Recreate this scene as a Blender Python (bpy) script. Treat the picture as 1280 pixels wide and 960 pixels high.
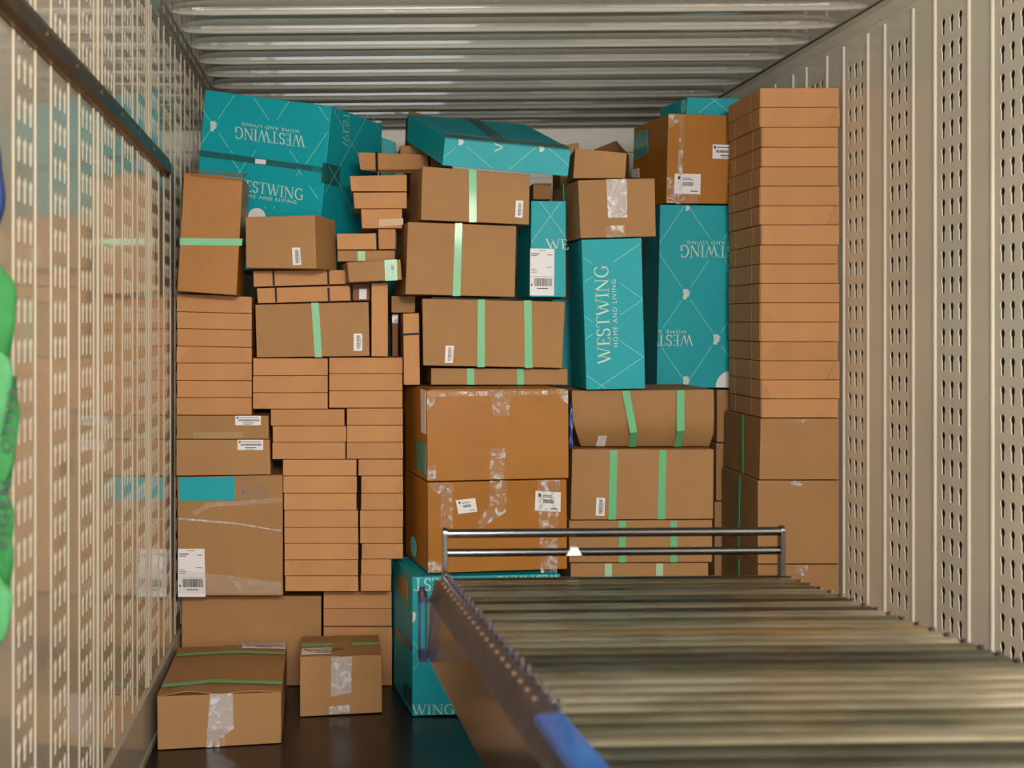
import bpy, bmesh, math, random
from mathutils import Vector, noise
random.seed(7)
F = 1577.0; VX = 430.0; VY = 402.0; H = 1.38; D = 4.64
for o in list(bpy.data.objects): bpy.data.objects.remove(o, do_unlink=True)
sc = bpy.context.scene; COL = sc.collection
# ---------------------------------------------------------------- camera, light, exposure
cd = bpy.data.cameras.new('camera'); cam = bpy.data.objects.new('camera', cd); COL.objects.link(cam)
cam.location = (0, 0, H); cam.rotation_euler = (math.pi/2, 0, 0)
cd.sensor_width = 36; cd.lens = F/1280*36; cd.shift_x = (640-VX)/1280; cd.shift_y = -(480-VY)/1280
cd.dof.use_dof = True; cd.dof.focus_distance = 4.55; cd.dof.aperture_fstop = 4.2; cd.clip_start = .05
sc.camera = cam
sc.view_settings.view_transform = 'Standard'; sc.view_settings.look = 'None'
sc.view_settings.exposure = 0.0; sc.view_settings.gamma = 1.0; sc.view_settings.use_curve_mapping = False
w = bpy.data.worlds.new('daylight'); sc.world = w; w.use_nodes = True
w.node_tree.nodes['Background'].inputs[0].default_value = (.80, .90, 1.0, 1)
w.node_tree.nodes['Background'].inputs[1].default_value = 1.0
def area(name, loc, rot, sx, sy, power, color):
    l = bpy.data.lights.new(name, 'AREA'); l.shape = 'RECTANGLE'; l.size = sx; l.size_y = sy; l.energy = power; l.color = color
    o = bpy.data.objects.new(name, l); COL.objects.link(o); o.location = loc; o.rotation_euler = rot
    return o
# daylight through the open loading door, and the dock lamp above it
area('door_daylight', (.25, -1.2, 1.25), (math.radians(90), 0, math.radians(-8)), 1.7, 2.2, 62, (.96, .98, 1.0))
area('dock_lamp', (.45, -1.0, 2.20), (math.radians(84), 0, math.radians(-7)), 1.3, .35, 150, (1.0, .90, .76))

# ---------------------------------------------------------------- materials
def mat(name, col, rough=.6, metal=0, coat=0, nscale=0, namt=0, alpha=1, bump=0, bscale=40, stretch=(1,1,1), col2=None, spec=.5, var=0, coatr=.08):
    m = bpy.data.materials.new(name); m.use_nodes = True; nt = m.node_tree; b = nt.nodes['Principled BSDF']
    L = nt.links
    b.inputs['Base Color'].default_value = (*col, 1); b.inputs['Roughness'].default_value = rough
    b.inputs['Metallic'].default_value = metal; b.inputs['Coat Weight'].default_value = coat; b.inputs['Coat Roughness'].default_value = coatr
    b.inputs['Alpha'].default_value = alpha; b.inputs['Specular IOR Level'].default_value = spec
    tc = nt.nodes.new('ShaderNodeTexCoord'); mp = nt.nodes.new('ShaderNodeMapping'); mp.inputs['Scale'].default_value = stretch
    L.new(tc.outputs['Object'], mp.inputs['Vector'])
    last = None
    if nscale:
        n = nt.nodes.new('ShaderNodeTexNoise'); n.inputs['Scale'].default_value = nscale; n.inputs['Detail'].default_value = 6
        L.new(mp.outputs[0], n.inputs['Vector'])
        r = nt.nodes.new('ShaderNodeValToRGB'); r.color_ramp.elements[0].position = .3; r.color_ramp.elements[1].position = .7
        c2 = col2 or tuple(c*(1-namt) for c in col)
        r.color_ramp.elements[0].color = (*c2, 1); r.color_ramp.elements[1].color = (*col, 1)
        L.new(n.outputs['Fac'], r.inputs['Fac']); last = r.outputs['Color']
        L.new(last, b.inputs['Base Color'])
    if var:
        oi = nt.nodes.new('ShaderNodeObjectInfo'); mr = nt.nodes.new('ShaderNodeMapRange')
        mr.inputs['To Min'].default_value = 1-var; mr.inputs['To Max'].default_value = 1+var
        L.new(oi.outputs['Random'], mr.inputs['Value'])
        hs = nt.nodes.new('ShaderNodeHueSaturation'); L.new(mr.outputs[0], hs.inputs['Value'])
        if last: L.new(last, hs.inputs['Color'])
        else: hs.inputs['Color'].default_value = (*col, 1)
        L.new(hs.outputs[0], b.inputs['Base Color'])
    if bump:
        n2 = nt.nodes.new('ShaderNodeTexNoise'); n2.inputs['Scale'].default_value = bscale; n2.inputs['Detail'].default_value = 4
        L.new(mp.outputs[0], n2.inputs['Vector'])
        bp = nt.nodes.new('ShaderNodeBump'); bp.inputs['Strength'].default_value = bump; bp.inputs['Distance'].default_value = .01
        L.new(n2.outputs['Fac'], bp.inputs['Height']); L.new(bp.outputs[0], b.inputs['Normal'])
    return m
M = {}
M['flat'] = mat('light_kraft', (.55, .268, .108), .8, nscale=9, namt=.08, var=.07, bump=.08, bscale=60)
M['kraft'] = mat('brown_kraft', (.40, .208, .078), .75, nscale=6, namt=.10, var=.06, bump=.08, bscale=50)
M['orange'] = mat('orange_kraft', (.40, .152, .010), .45, nscale=5, namt=.12, var=.04, spec=.3, coat=.05, bump=.10, bscale=25, coatr=.25)
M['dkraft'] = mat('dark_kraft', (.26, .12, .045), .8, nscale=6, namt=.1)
M['teal'] = mat('teal_card', (.003, .37, .44), .5, spec=.3, nscale=7, namt=.08, bump=.05, bscale=30)
M['print'] = mat('pale_print', (.52, .70, .64), .55)
M['line'] = mat('fine_print', (.22, .66, .62), .55)
M['white'] = mat('white_paper', (.78, .76, .78), .5)
M['ink'] = mat('black_ink', (.03, .03, .035), .5)
M['greyink'] = mat('grey_ink', (.25, .22, .2), .6)
M['green'] = mat('green_strap', (.13, .48, .22), .45, coat=.15)
M['dgreen'] = mat('dark_green_tape', (.03, .36, .09), .35, coat=.5)
M['mint'] = mat('mint_tape', (.38, .60, .36), .5)
M['black'] = mat('black_strap', (.008, .008, .01), .7)
M['tape'] = mat('clear_tape', (.86, .84, .86), .16, alpha=.13, coat=1, bump=1.0, bscale=45, spec=.8)
M['tapew'] = mat('milky_tape', (.80, .78, .80), .25, alpha=.45, coat=.6, bump=.6, bscale=30)
def wrinkled(m, lo, hi, sc_):  # noise in the alpha paints whitish glints on the tape wrinkles
    nt = m.node_tree; b = nt.nodes['Principled BSDF']; tc = nt.nodes.new('ShaderNodeTexCoord'); n = nt.nodes.new('ShaderNodeTexNoise')
    n.inputs['Scale'].default_value = sc_; n.inputs['Detail'].default_value = 5; n.inputs['Distortion'].default_value = 1.5
    rp = nt.nodes.new('ShaderNodeValToRGB'); e = rp.color_ramp.elements
    e[0].position = .50; e[0].color = (lo, lo, lo, 1); e[1].position = .66; e[1].color = (hi, hi, hi, 1)
    nt.links.new(tc.outputs['Object'], n.inputs['Vector']); nt.links.new(n.outputs['Fac'], rp.inputs['Fac']); nt.links.new(rp.outputs[0], b.inputs['Alpha'])
wrinkled(M['tape'], .04, .55, 22); wrinkled(M['tapew'], .30, .75, 26)
M['film'] = mat('shrink_film', (.8, .75, .7), .12, alpha=.10, coat=1, bump=1.0, bscale=30, spec=.8)
M['cavity'] = mat('cavity_shade', (.10, .09, .075), .7)  # dark colour stands in for the shade behind the slots
M['tapeb'] = mat('tan_tape', (.50, .30, .10), .5, coat=.05, alpha=.7)
M['tapeg'] = mat('grey_teal_tape', (.03, .16, .15), .25, coat=.6, alpha=.42, bump=.3)
M['sidelabel'] = mat('dull_teal_label', (.04, .33, .30), .35, coat=.4)
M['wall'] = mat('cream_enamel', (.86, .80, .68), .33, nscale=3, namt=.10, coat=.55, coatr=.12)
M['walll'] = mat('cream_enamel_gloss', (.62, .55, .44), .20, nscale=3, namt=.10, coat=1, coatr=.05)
M['ceil'] = mat('ceiling_enamel', (.58, .56, .48), .24, nscale=4, namt=.08, coat=1, coatr=.04)
M['backw'] = mat('white_enamel', (.80, .78, .72), .35)
M['floor'] = mat('dark_deck', (.010, .010, .014), .34, spec=.3, nscale=12, namt=.4, coat=.3, bump=.05, bscale=90, coatr=.2)
M['dock'] = mat('dock_concrete', (.30, .29, .28), .8, nscale=5, namt=.3)
M['base'] = mat('grey_kick_band', (.42, .38, .31), .4, nscale=4, namt=.15, coat=.3)
M['railm'] = mat('brown_rail', (.10, .065, .04), .35, metal=.6, nscale=12, namt=.5)
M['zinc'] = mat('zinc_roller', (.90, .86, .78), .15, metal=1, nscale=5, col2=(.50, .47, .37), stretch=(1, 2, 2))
M['zinc2'] = mat('worn_shaded_roller', (.50, .49, .41), .18, metal=1, nscale=6, col2=(.24, .24, .17), stretch=(1, 2, 2))
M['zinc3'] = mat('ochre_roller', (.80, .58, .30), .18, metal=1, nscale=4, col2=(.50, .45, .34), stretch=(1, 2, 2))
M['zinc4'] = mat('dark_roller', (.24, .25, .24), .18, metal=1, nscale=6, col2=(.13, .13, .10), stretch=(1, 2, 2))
M['steel'] = mat('polished_steel', (.17, .17, .18), .20, metal=1, nscale=20, namt=.15)
M['plate'] = mat('dark_side_plate', (.13, .105, .12), .16, metal=.9, nscale=9, namt=.35)
M['rail2'] = mat('dark_rail', (.10, .08, .10), .38, metal=.6, nscale=15, namt=.5)
M['rivet'] = mat('rivet', (.35, .22, .15), .35, metal=.8)
M['blue'] = mat('blue_enamel', (.010, .035, .30), .35, coat=.3, nscale=8, col2=(.008, .10, .36))
M['dblue'] = mat('navy_enamel', (.012, .015, .07), .35, coat=.4)
M['web'] = mat('green_webbing', (.02, .20, .045), .6, bump=.5, bscale=300, nscale=30, namt=.15)
M['webl'] = mat('pale_green_webbing', (.06, .28, .10), .6, bump=.5, bscale=300)
M['bweb'] = mat('blue_webbing', (.01, .03, .15), .6, bump=.4, bscale=300)
M['bag'] = mat('blue_plastic', (.02, .08, .35), .25, coat=.6, bump=.8, bscale=60)

# ---------------------------------------------------------------- helpers
C0 = Vector((0, 0, H))
def P(px, py, y): return Vector(((px-VX)*y/F, y, H+(VY-py)*y/F))
def new_obj(name, verts, faces, material, parent=None, origin=None, smooth=False):
    org = origin if origin is not None else Vector((0, 0, 0))
    me = bpy.data.meshes.new(name); me.from_pydata([tuple(Vector(v)-org) for v in verts], [], faces)
    me.materials.append(material); me.validate(); me.update()
    bm = bmesh.new(); bm.from_mesh(me); bmesh.ops.recalc_face_normals(bm, faces=bm.faces); bm.to_mesh(me); bm.free()
    if smooth:
        for p in me.polygons: p.use_smooth = True
    o = bpy.data.objects.new(name, me); COL.objects.link(o)
    if parent is not None: o.parent = parent
    else: o.location = org
    return o
def struct(o): o['kind'] = 'structure'; return o
def tag(o, label, cat, group=None):
    o['label'] = label; o['category'] = cat
    if group: o['group'] = group
    return o
class MB:
    def __init__(s): s.v = []; s.f = []
    def add(s, vs, fs):
        n = len(s.v); s.v += [Vector(v) for v in vs]; s.f += [tuple(i+n for i in f) for f in fs]
    def box(s, x0, y0, z0, x1, y1, z1, tr=None):
        vs = [Vector((x, y, z)) for x in (x0, x1) for y in (y0, y1) for z in (z0, z1)]
        if tr: vs = [tr(*v) for v in vs]
        s.add(vs, [(0,1,3,2),(4,6,7,5),(0,4,5,1),(2,3,7,6),(0,2,6,4),(1,5,7,3)])
    def tube(s, a, b, r, n=16):
        a = Vector(a); b = Vector(b); d = (b-a).normalized(); u = d.orthogonal().normalized(); w2 = d.cross(u)
        vs = []
        for c in (a, b):
            for k in range(n):
                t = 2*math.pi*k/n; vs.append(c+u*math.cos(t)*r+w2*math.sin(t)*r)
        s.add(vs, [(k, (k+1) % n, n+(k+1) % n, n+k) for k in range(n)]+[tuple(range(n))[::-1], tuple(range(n, 2*n))])
    def build(s, name, m, parent=None, origin=None, smooth=False): return new_obj(name, s.v, s.f, m, parent, origin, smooth)
def bevel(o, wd=.0025, seg=2):
    b = o.modifiers.new('edge', 'BEVEL'); b.width = wd; b.segments = seg; b.limit_method = 'ANGLE'; b.angle_limit = math.radians(40)
    b.harden_normals = True
    return o

class Box: pass
def hexa(name, c8, material, amp=.003, seg=8, sag=None):
    """c8: front TL TR BR BL, back TL TR BR BL"""
    b = Box(); cen = sum(c8, Vector())/8; shr = .0012
    c = []
    for p in c8:
        d = p-cen
        c.append(p-Vector((math.copysign(shr, d.x), math.copysign(shr, d.y), math.copysign(shr, d.z)*.6)))
    b.c = c
    org = (c[2]+c[3]+c[6]+c[7])/4; b.org = org
    seed = Vector((random.random()*50, random.random()*50, 0))
    ex = max((c[1]-c[0]).length, .02); ey = max((c[4]-c[0]).length, .02); ez = max((c[3]-c[0]).length, .02)
    def sg(l): return max(2, min(seg, int(l/.045)))
    nx, ny, nz = sg(ex), sg(ey), sg(ez)
    ids = {}; vs = []
    def vid(i, j, k):
        key = (i, j, k)
        if key in ids: return ids[key]
        u, v, t = i/nx, j/nz, k/ny
        fr = (c[0]*(1-u)+c[1]*u)*(1-v)+(c[3]*(1-u)+c[2]*u)*v
        bk = (c[4]*(1-u)+c[5]*u)*(1-v)+(c[7]*(1-u)+c[6]*u)*v
        p = fr*(1-t)+bk*t
        wgt = (1-abs(2*u-1)**6)*(1-abs(2*v-1)**6) if k in (0, ny) else 0
        wgt2 = (1-abs(2*t-1)**6)*(1-abs(2*v-1)**6) if i in (0, nx) else 0
        wgt3 = (1-abs(2*u-1)**6)*(1-abs(2*t-1)**6) if j in (0, nz) else 0
        nn = (noise.noise(p*9+seed)*.5+.5)
        q = (cen-p)
        if wgt or wgt2 or wgt3:
            if wgt: d = Vector((0, q.y, 0))
            elif wgt2: d = Vector((q.x, 0, 0))
            else: d = Vector((0, 0, q.z))
            if d.length > 1e-6: p = p+d.normalized()*amp*nn*max(wgt, wgt2, wgt3)
        else:
            e = noise.noise_vector(p*14+seed)*amp*.35
            p = p+e*.5
        if sag: p = sag(p, u, v, t)
        ids[key] = len(vs); vs.append(p); return ids[key]
    fs = []
    for i in range(nx):
        for j in range(nz):
            for k in (0, ny): fs.append((vid(i,j,k), vid(i+1,j,k), vid(i+1,j+1,k), vid(i,j+1,k)))
    for k in range(ny):
        for j in range(nz):
            for i in (0, nx): fs.append((vid(i,j,k), vid(i,j,k+1), vid(i,j+1,k+1), vid(i,j+1,k)))
    for i in range(nx):
        for k in range(ny):
            for j in (0, nz): fs.append((vid(i,j,k), vid(i+1,j,k), vid(i+1,j,k+1), vid(i,j,k+1)))
    b.o = new_obj(name, vs, fs, material, None, org, smooth=True)
    bevel(b.o)
    return b
def R(x0, y0, x1, y1): return [(x0, y0), (x1, y0), (x1, y1), (x0, y1)]
XMIN, XMAX = -.6155, 1.822
def B(label, quad, ys, e, m, group=None, name='cardboard_box', amp=.003, sag=None, cat='box'):
    if not isinstance(ys, (tuple, list)): ys = (ys, ys, ys, ys)
    elif len(ys) == 2: ys = (ys[0], ys[1], ys[1], ys[0])
    fr = [P(q[0], q[1], y) for q, y in zip(quad, ys)]
    if isinstance(e, (int, float)): ev = Vector((0, e, 0))
    elif e[0] == 'L': ev = P(e[1][0], e[1][1], e[2])-fr[0]
    elif e[0] == 'R': ev = P(e[1][0], e[1][1], e[2])-fr[1]
    else: ev = Vector(e)
    ev.z = 0
    c8 = fr+[p+ev for p in fr]
    for p in c8: p.x = max(XMIN, min(XMAX, p.x)); p.z = max(.0015, p.z)
    b = hexa(name, c8, M[m], amp, sag=sag)
    tag(b.o, label, cat, group)
    return b
FACES = {'F': (0, 1, 3), 'L': (0, 4, 3), 'R': (1, 5, 2), 'T': (0, 1, 4)}
def plane(b, face):
    i, j, k = FACES[face]; o = b.c[i]; n = (b.c[j]-o).cross(b.c[k]-o).normalized()
    if n.dot(C0-o) < 0: n = -n
    return o, n
def proj(b, face, px, py, off=.0012):
    o, n = plane(b, face); o = o+n*off
    d = Vector(((px-VX)/F, 1, (VY-py)/F)); t = (o-C0).dot(n)/d.dot(n)
    return C0+d*t
def uvp(b, face, u, v, off):
    o, n = plane(b, face); q = {'F': (0,1,2,3), 'L': (4,0,3,7), 'R': (1,5,6,2), 'T': (4,5,1,0)}[face]
    a, bb, c, d = [b.c[i] for i in q]
    return (a*(1-u)+bb*u)*(1-v)+(d*(1-u)+c*u)*v+n*off
def slab(b, name, pts, nrm, m, th=.0007, parent=None):
    n = len(pts); vs = [p for p in pts]+[p-nrm*th for p in pts]
    fs = [tuple(range(n)), tuple(range(n, 2*n))[::-1]]+[(k, (k+1) % n, n+(k+1) % n, n+k) for k in range(n)]
    return place(b, new_obj(name, vs, fs, M[m], parent or b.o, b.org), parent)
def place(b, o, parent):
    return o
def dec(b, name, quad, m, face='F', off=.0018, th=.0012, parent=None):
    o, n = plane(b, face)
    return slab(b, name, [proj(b, face, x, y, off) for x, y in quad], n, m, th, parent)
def udec(b, name, quad, m, face='F', off=.0016, th=.0012):
    o, n = plane(b, face)
    return slab(b, name, [uvp(b, face, u, v, off) for u, v in quad], n, m, th)
def polys(b, name, plist, quad, m, face='F', off=.0022, parent=None):
    """polygons in unit coords (s right, t up) mapped on px quad [(0,0),(1,0),(1,1),(0,1)]"""
    Q = [proj(b, face, x, y, off) for x, y in quad]; vs = []; fs = []
    for pl in plist:
        n = len(vs)
        for s, t in pl: vs.append((Q[0]*(1-s)+Q[1]*s)*(1-t)+(Q[3]*(1-s)+Q[2]*s)*t)
        fs.append(tuple(range(n, n+len(pl))))
    return new_obj(name, vs, fs, M[m], parent or b.o, b.org)
# --- serif capitals
def st(a, b_, wd):
    dx, dy = b_[0]-a[0], b_[1]-a[1]; L = math.hypot(dx, dy); h = wd/2*(L/abs(dy)) if abs(dy) > .3*L else None
    if h: return [(a[0]-h, a[1]), (a[0]+h, a[1]), (b_[0]+h, b_[1]), (b_[0]-h, b_[1])]
    return [(a[0], a[1]-wd/2), (b_[0], b_[1]-wd/2), (b_[0], b_[1]+wd/2), (a[0], a[1]+wd/2)]
def rc(x0, y0, x1, y1): return [(x0, y0), (x1, y0), (x1, y1), (x0, y1)]
def curve(pts, wmin, wmax):
    out = []; n = len(pts)
    L = []; Rr = []
    for i, (x, y) in enumerate(pts):
        a = pts[max(0, i-1)]; c = pts[min(n-1, i+1)]; dx, dy = c[0]-a[0], c[1]-a[1]; l = math.hypot(dx, dy) or 1
        wd = (wmin+(wmax-wmin)*abs(dy/l))/2
        L.append((x-dy/l*wd, y+dx/l*wd)); Rr.append((x+dy/l*wd, y-dx/l*wd))
    for i in range(n-1): out.append([L[i], L[i+1], Rr[i+1], Rr[i]])
    return out
def arc(cx, cy, rx, ry, a0, a1, n=12): return [(cx+rx*math.cos(math.radians(a0+(a1-a0)*i/n)), cy+ry*math.sin(math.radians(a0+(a1-a0)*i/n))) for i in range(n+1)]
G = {}
G['W'] = (1.22, [st((.08,1),(.38,0),.12), st((.38,0),(.62,1),.05), st((.54,1),(.84,0),.12), st((.84,0),(1.12,1),.05), rc(-.02,.96,.22,1), rc(.44,.96,.7,1), rc(1.0,.96,1.24,1)])
G['E'] = (.62, [rc(.1,0,.22,1), rc(.02,0,.56,.05), rc(.02,.95,.54,1), rc(.2,.5,.44,.55), rc(.53,0,.58,.22), rc(.5,.78,.54,1), rc(.42,.42,.45,.63)])
G['S'] = (.58, curve(arc(.28,.74,.2,.24,20,270,14)+arc(.28,.26,.22,.24,90,-160,14)[1:], .06, .12)+[rc(.44,.74,.49,.97), rc(.04,.03,.08,.28)])
G['T'] = (.78, [rc(.33,0,.45,1), rc(.22,0,.56,.04), rc(.03,.95,.75,1), rc(.03,.78,.07,1), rc(.71,.78,.75,1)])
G['I'] = (.34, [rc(.11,0,.23,1), rc(.02,0,.32,.04), rc(.02,.96,.32,1)])
G['N'] = (.98, [rc(.13,0,.18,1), st((.14,1),(.82,0),.12), rc(.79,0,.84,1), rc(.02,0,.29,.04), rc(.0,.96,.2,1), rc(.68,.96,.95,1)])
G['G'] = (.88, curve(arc(.46,.5,.38,.49,48,312,22), .05, .12)+[rc(.66,.06,.78,.44), rc(.56,.42,.88,.46), rc(.69,.7,.73,.97)])
def word(s):
    x = 0; out = []
    for ch in s:
        wd, pl = G[ch]
        out += [[(px+x, py) for px, py in p] for p in pl]; x += wd+.04
    return [[(px/x, py) for px, py in p] for p in out]
def sub(s, full='WESTWING'):
    """fraction range for a sub-word laid at the size of the full one"""
    return None
_fc = {}
def sans(s):
    if s in _fc: return _fc[s]
    cu = bpy.data.curves.new('t', 'FONT'); cu.body = s; cu.space_character = 1.25; cu.resolution_u = 3
    o = bpy.data.objects.new('t', cu); COL.objects.link(o)
    dg = bpy.context.evaluated_depsgraph_get(); me = bpy.data.meshes.new_from_object(o.evaluated_get(dg))
    co = [v.co.copy() for v in me.vertices]
    x0 = min(c.x for c in co); x1 = max(c.x for c in co); y0 = min(c.y for c in co); y1 = max(c.y for c in co)
    out = [[((co[i].x-x0)/(x1-x0), (co[i].y-y0)/(y1-y0)) for i in p.vertices] for p in me.polygons]
    bpy.data.objects.remove(o); _fc[s] = out; return out
def quad4(a, b_, c, d): return [a, b_, c, d]
MARK = [[(0,.05),(.08,.55),(0,1),(.75,1),(.6,.86),(.95,.8),(.7,.66),(1,.6),(.72,.5),(.8,.34),(.5,.2),(.42,0)]]
def clipseg(a, b_, quad):
    t0, t1 = 0., 1.; dx, dy = b_[0]-a[0], b_[1]-a[1]
    A = sum(quad[i][0]*quad[(i+1) % 4][1]-quad[(i+1) % 4][0]*quad[i][1] for i in range(4)); sgn = 1 if A > 0 else -1
    for i in range(4):
        p, q = quad[i], quad[(i+1) % 4]; nx, ny = -(q[1]-p[1])*sgn, (q[0]-p[0])*sgn
        den = nx*dx+ny*dy; num = nx*(a[0]-p[0])+ny*(a[1]-p[1])
        if abs(den) < 1e-9:
            if num < 0: return None
            continue
        t = -num/den
        if den > 0: t0 = max(t0, t)
        else: t1 = min(t1, t)
    if t0 >= t1: return None
    return (a[0]+dx*t0, a[1]+dy*t0), (a[0]+dx*t1, a[1]+dy*t1)
def lattice(b, quad, node, dx, dy, face='F', wd=.7, avoid=(), marks=()):
    pl = []
    for sgn in (1, -1):
        for k in range(-14, 15):
            ox = node[0]+k*2*dx; a = (ox-dx*20, node[1]-sgn*dy*20); c = (ox+dx*20, node[1]+sgn*dy*20)
            s = clipseg(a, c, quad)
            if not s: continue
            segs = [s]
            for (x0, y0, x1, y1) in avoid:
                nxt = []
                for (p, q) in segs:
                    r = clipseg(p, q, R(x0, y0, x1, y1))
                    if not r: nxt.append((p, q)); continue
                    if math.dist(p, r[0]) > 2: nxt.append((p, r[0]))
                    if math.dist(q, r[1]) > 2: nxt.append((r[1], q))
                segs = nxt
            pl += segs
    vs = []; fs = []
    for p, q in pl:
        L = math.dist(p, q)
        if L < 2: continue
        nx, ny = -(q[1]-p[1])/L*wd/2, (q[0]-p[0])/L*wd/2
        n = len(vs)
        for x, y in ((p[0]+nx, p[1]+ny), (q[0]+nx, q[1]+ny), (q[0]-nx, q[1]-ny), (p[0]-nx, p[1]-ny)): vs.append(proj(b, face, x, y, .002))
        fs.append((n, n+1, n+2, n+3))
    if vs: new_obj('printed_lattice', vs, fs, M['line'], b.o, b.org)
    for (x, y) in marks:
        polys(b, 'printed_emblem', MARK, [(x-4.5, y+6.5), (x+5.5, y+6.5), (x+5.5, y-6.5), (x-4.5, y-6.5)], 'print', face, .0024)
def sticker(b, quad, style='v', face='F', m='white'):
    """quad TL TR BR BL in px; paper with its printed bars"""
    lb = dec(b, 'paper_label', quad, m, face)
    bars = []
    if style == 'v':     # barcode turned on its side
        t = .12
        while t < .88:
            hgt = random.choice((.012, .02, .03)); bars.append(rc(.34, t, .72, t+hgt)); t += hgt+random.choice((.014, .022))
        bars.append(rc(.80, .2, .84, .8))
    elif style == 'h':
        s = .12
        bars.append(rc(.05, .70, .12, .90)); bars.append(rc(.14, .78, .9, .84))
        while s < .94:
            wd = random.choice((.012, .02, .03)); bars.append(rc(s, .42, s+wd, .62)); s += wd+random.choice((.008, .014))
        bars.append(rc(.28, .20, .72, .27)); bars.append(rc(.33, .08, .66, .12))
    elif style == 'small':
        s = .32
        while s < .72:
            wd = random.choice((.015, .025)); bars.append(rc(s, .40, s+wd, .60)); s += wd+.014
        bars += [rc(.12, .72, .22, .88), rc(.3, .78, .62, .81), rc(.3, .70, .72, .73), rc(.62, .12, .9, .17)]
    elif style == 'ship':
        s = .18
        while s < .92:
            wd = random.choice((.012, .022, .03)); bars.append(rc(s, .20, s+wd, .37)); s += wd+random.choice((.010, .018))
        bars += [rc(.05, .88, .4, .90), rc(.35, .955, .65, .965), rc(.05, .84, .3, .855), rc(.72, .86, .92, .875), rc(.05, .56, .22, .57), rc(.05, .52, .32, .53),
                 rc(.05, .48, .28, .49), rc(.68, .60, .92, .61), rc(.05, .2, .10, .25), rc(.3, .14, .75, .16), rc(.02, .40, .98, .405)]
    Q = [quad[3], quad[2], quad[1], quad[0]]
    polys(b, 'printed_barcode', bars, Q, 'ink', face, .0026, parent=lb)
    return lb
def strap(b, x0, x1, xb0, xb1, yt, yb, m='green', name='green_strap'):
    return dec(b, name, [(x0, yt), (x1, yt), (xb1, yb), (xb0, yb)], m, off=.0016)
def crinkle(b, quad, m='tape', name='clear_tape', face='F'):
    return dec(b, name, quad, m, face, off=.0022, th=.0004)

# ---------------------------------------------------------------- the container
XL, XR, Y0, Y1 = -.632, 1.842, -.45, 6.9
ZL, ZR = H+1.062, H+1.082
m = MB(); m.box(XL-.1, Y0, -.06, XR+.1, Y1, 0); struct(m.build('floor', M['floor']))
m = MB(); m.box(-3, -6, -.10, 5, Y0-.01, -.002); struct(m.build('floor_dock', M['dock']))
def keyhole(w2, h2):
    """outline around (0,0): round head above, narrower slot below"""
    hd = w2; sl = w2*.62; zc = h2/2-hd
    pts = [(hd*math.cos(math.radians(a)), zc+hd*math.sin(math.radians(a))) for a in range(-50, 231, 28)]
    pts = [(hd*math.cos(math.radians(a)), zc+hd*math.sin(math.radians(a))) for a in range(-48, 229, 23)]
    bot = -h2/2+sl
    pts += [(-sl, zc-hd-.004), (-sl, bot)]+[(sl*math.cos(math.radians(a)), bot+sl*math.sin(math.radians(a))) for a in (205, 235, 270, 305, 335)]+[(sl, bot), (sl, zc-hd-.004)]
    return pts
def tile(pw, ph, w2, h2):
    kp = keyhole(w2, h2); bm = bmesh.new()
    ov = [bm.verts.new((x, z, 0)) for x, z in ((-pw/2, -ph/2), (pw/2, -ph/2), (pw/2, ph/2), (-pw/2, ph/2))]
    iv = [bm.verts.new((x, z, 0)) for x, z in kp]
    ed = [bm.edges.new((ov[i], ov[(i+1) % 4])) for i in range(4)]+[bm.edges.new((iv[i], iv[(i+1) % len(iv)])) for i in range(len(iv))]
    bmesh.ops.triangle_fill(bm, use_beauty=True, use_dissolve=False, edges=ed)
    bm.verts.index_update(); n = len(iv)
    fs = [tuple(v.index for v in f.verts) for f in bm.faces]
    fs = [f for f in fs if not all(i >= 4 for i in f) or not inside(f, bm, kp)]
    vs = [(v.co.x, v.co.y, 0) for v in bm.verts]; bm.free()
    k = len(vs); vs += [(x, z, 1) for x, z in kp]
    for i in range(n): fs.append((4+i, 4+(i+1) % n, k+(i+1) % n, k+i))
    return vs, fs
def inside(f, bm, kp):
    bm.verts.ensure_lookup_table()
    cx = sum(bm.verts[i].co.x for i in f)/3; cz = sum(bm.verts[i].co.y for i in f)/3; c = False; n = len(kp)
    for i in range(n):
        x1, z1 = kp[i]; x2, z2 = kp[(i+1) % n]
        if (z1 > cz) != (z2 > cz) and cx < (x2-x1)*(cz-z1)/(z2-z1)+x1: c = not c
    return c
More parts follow.
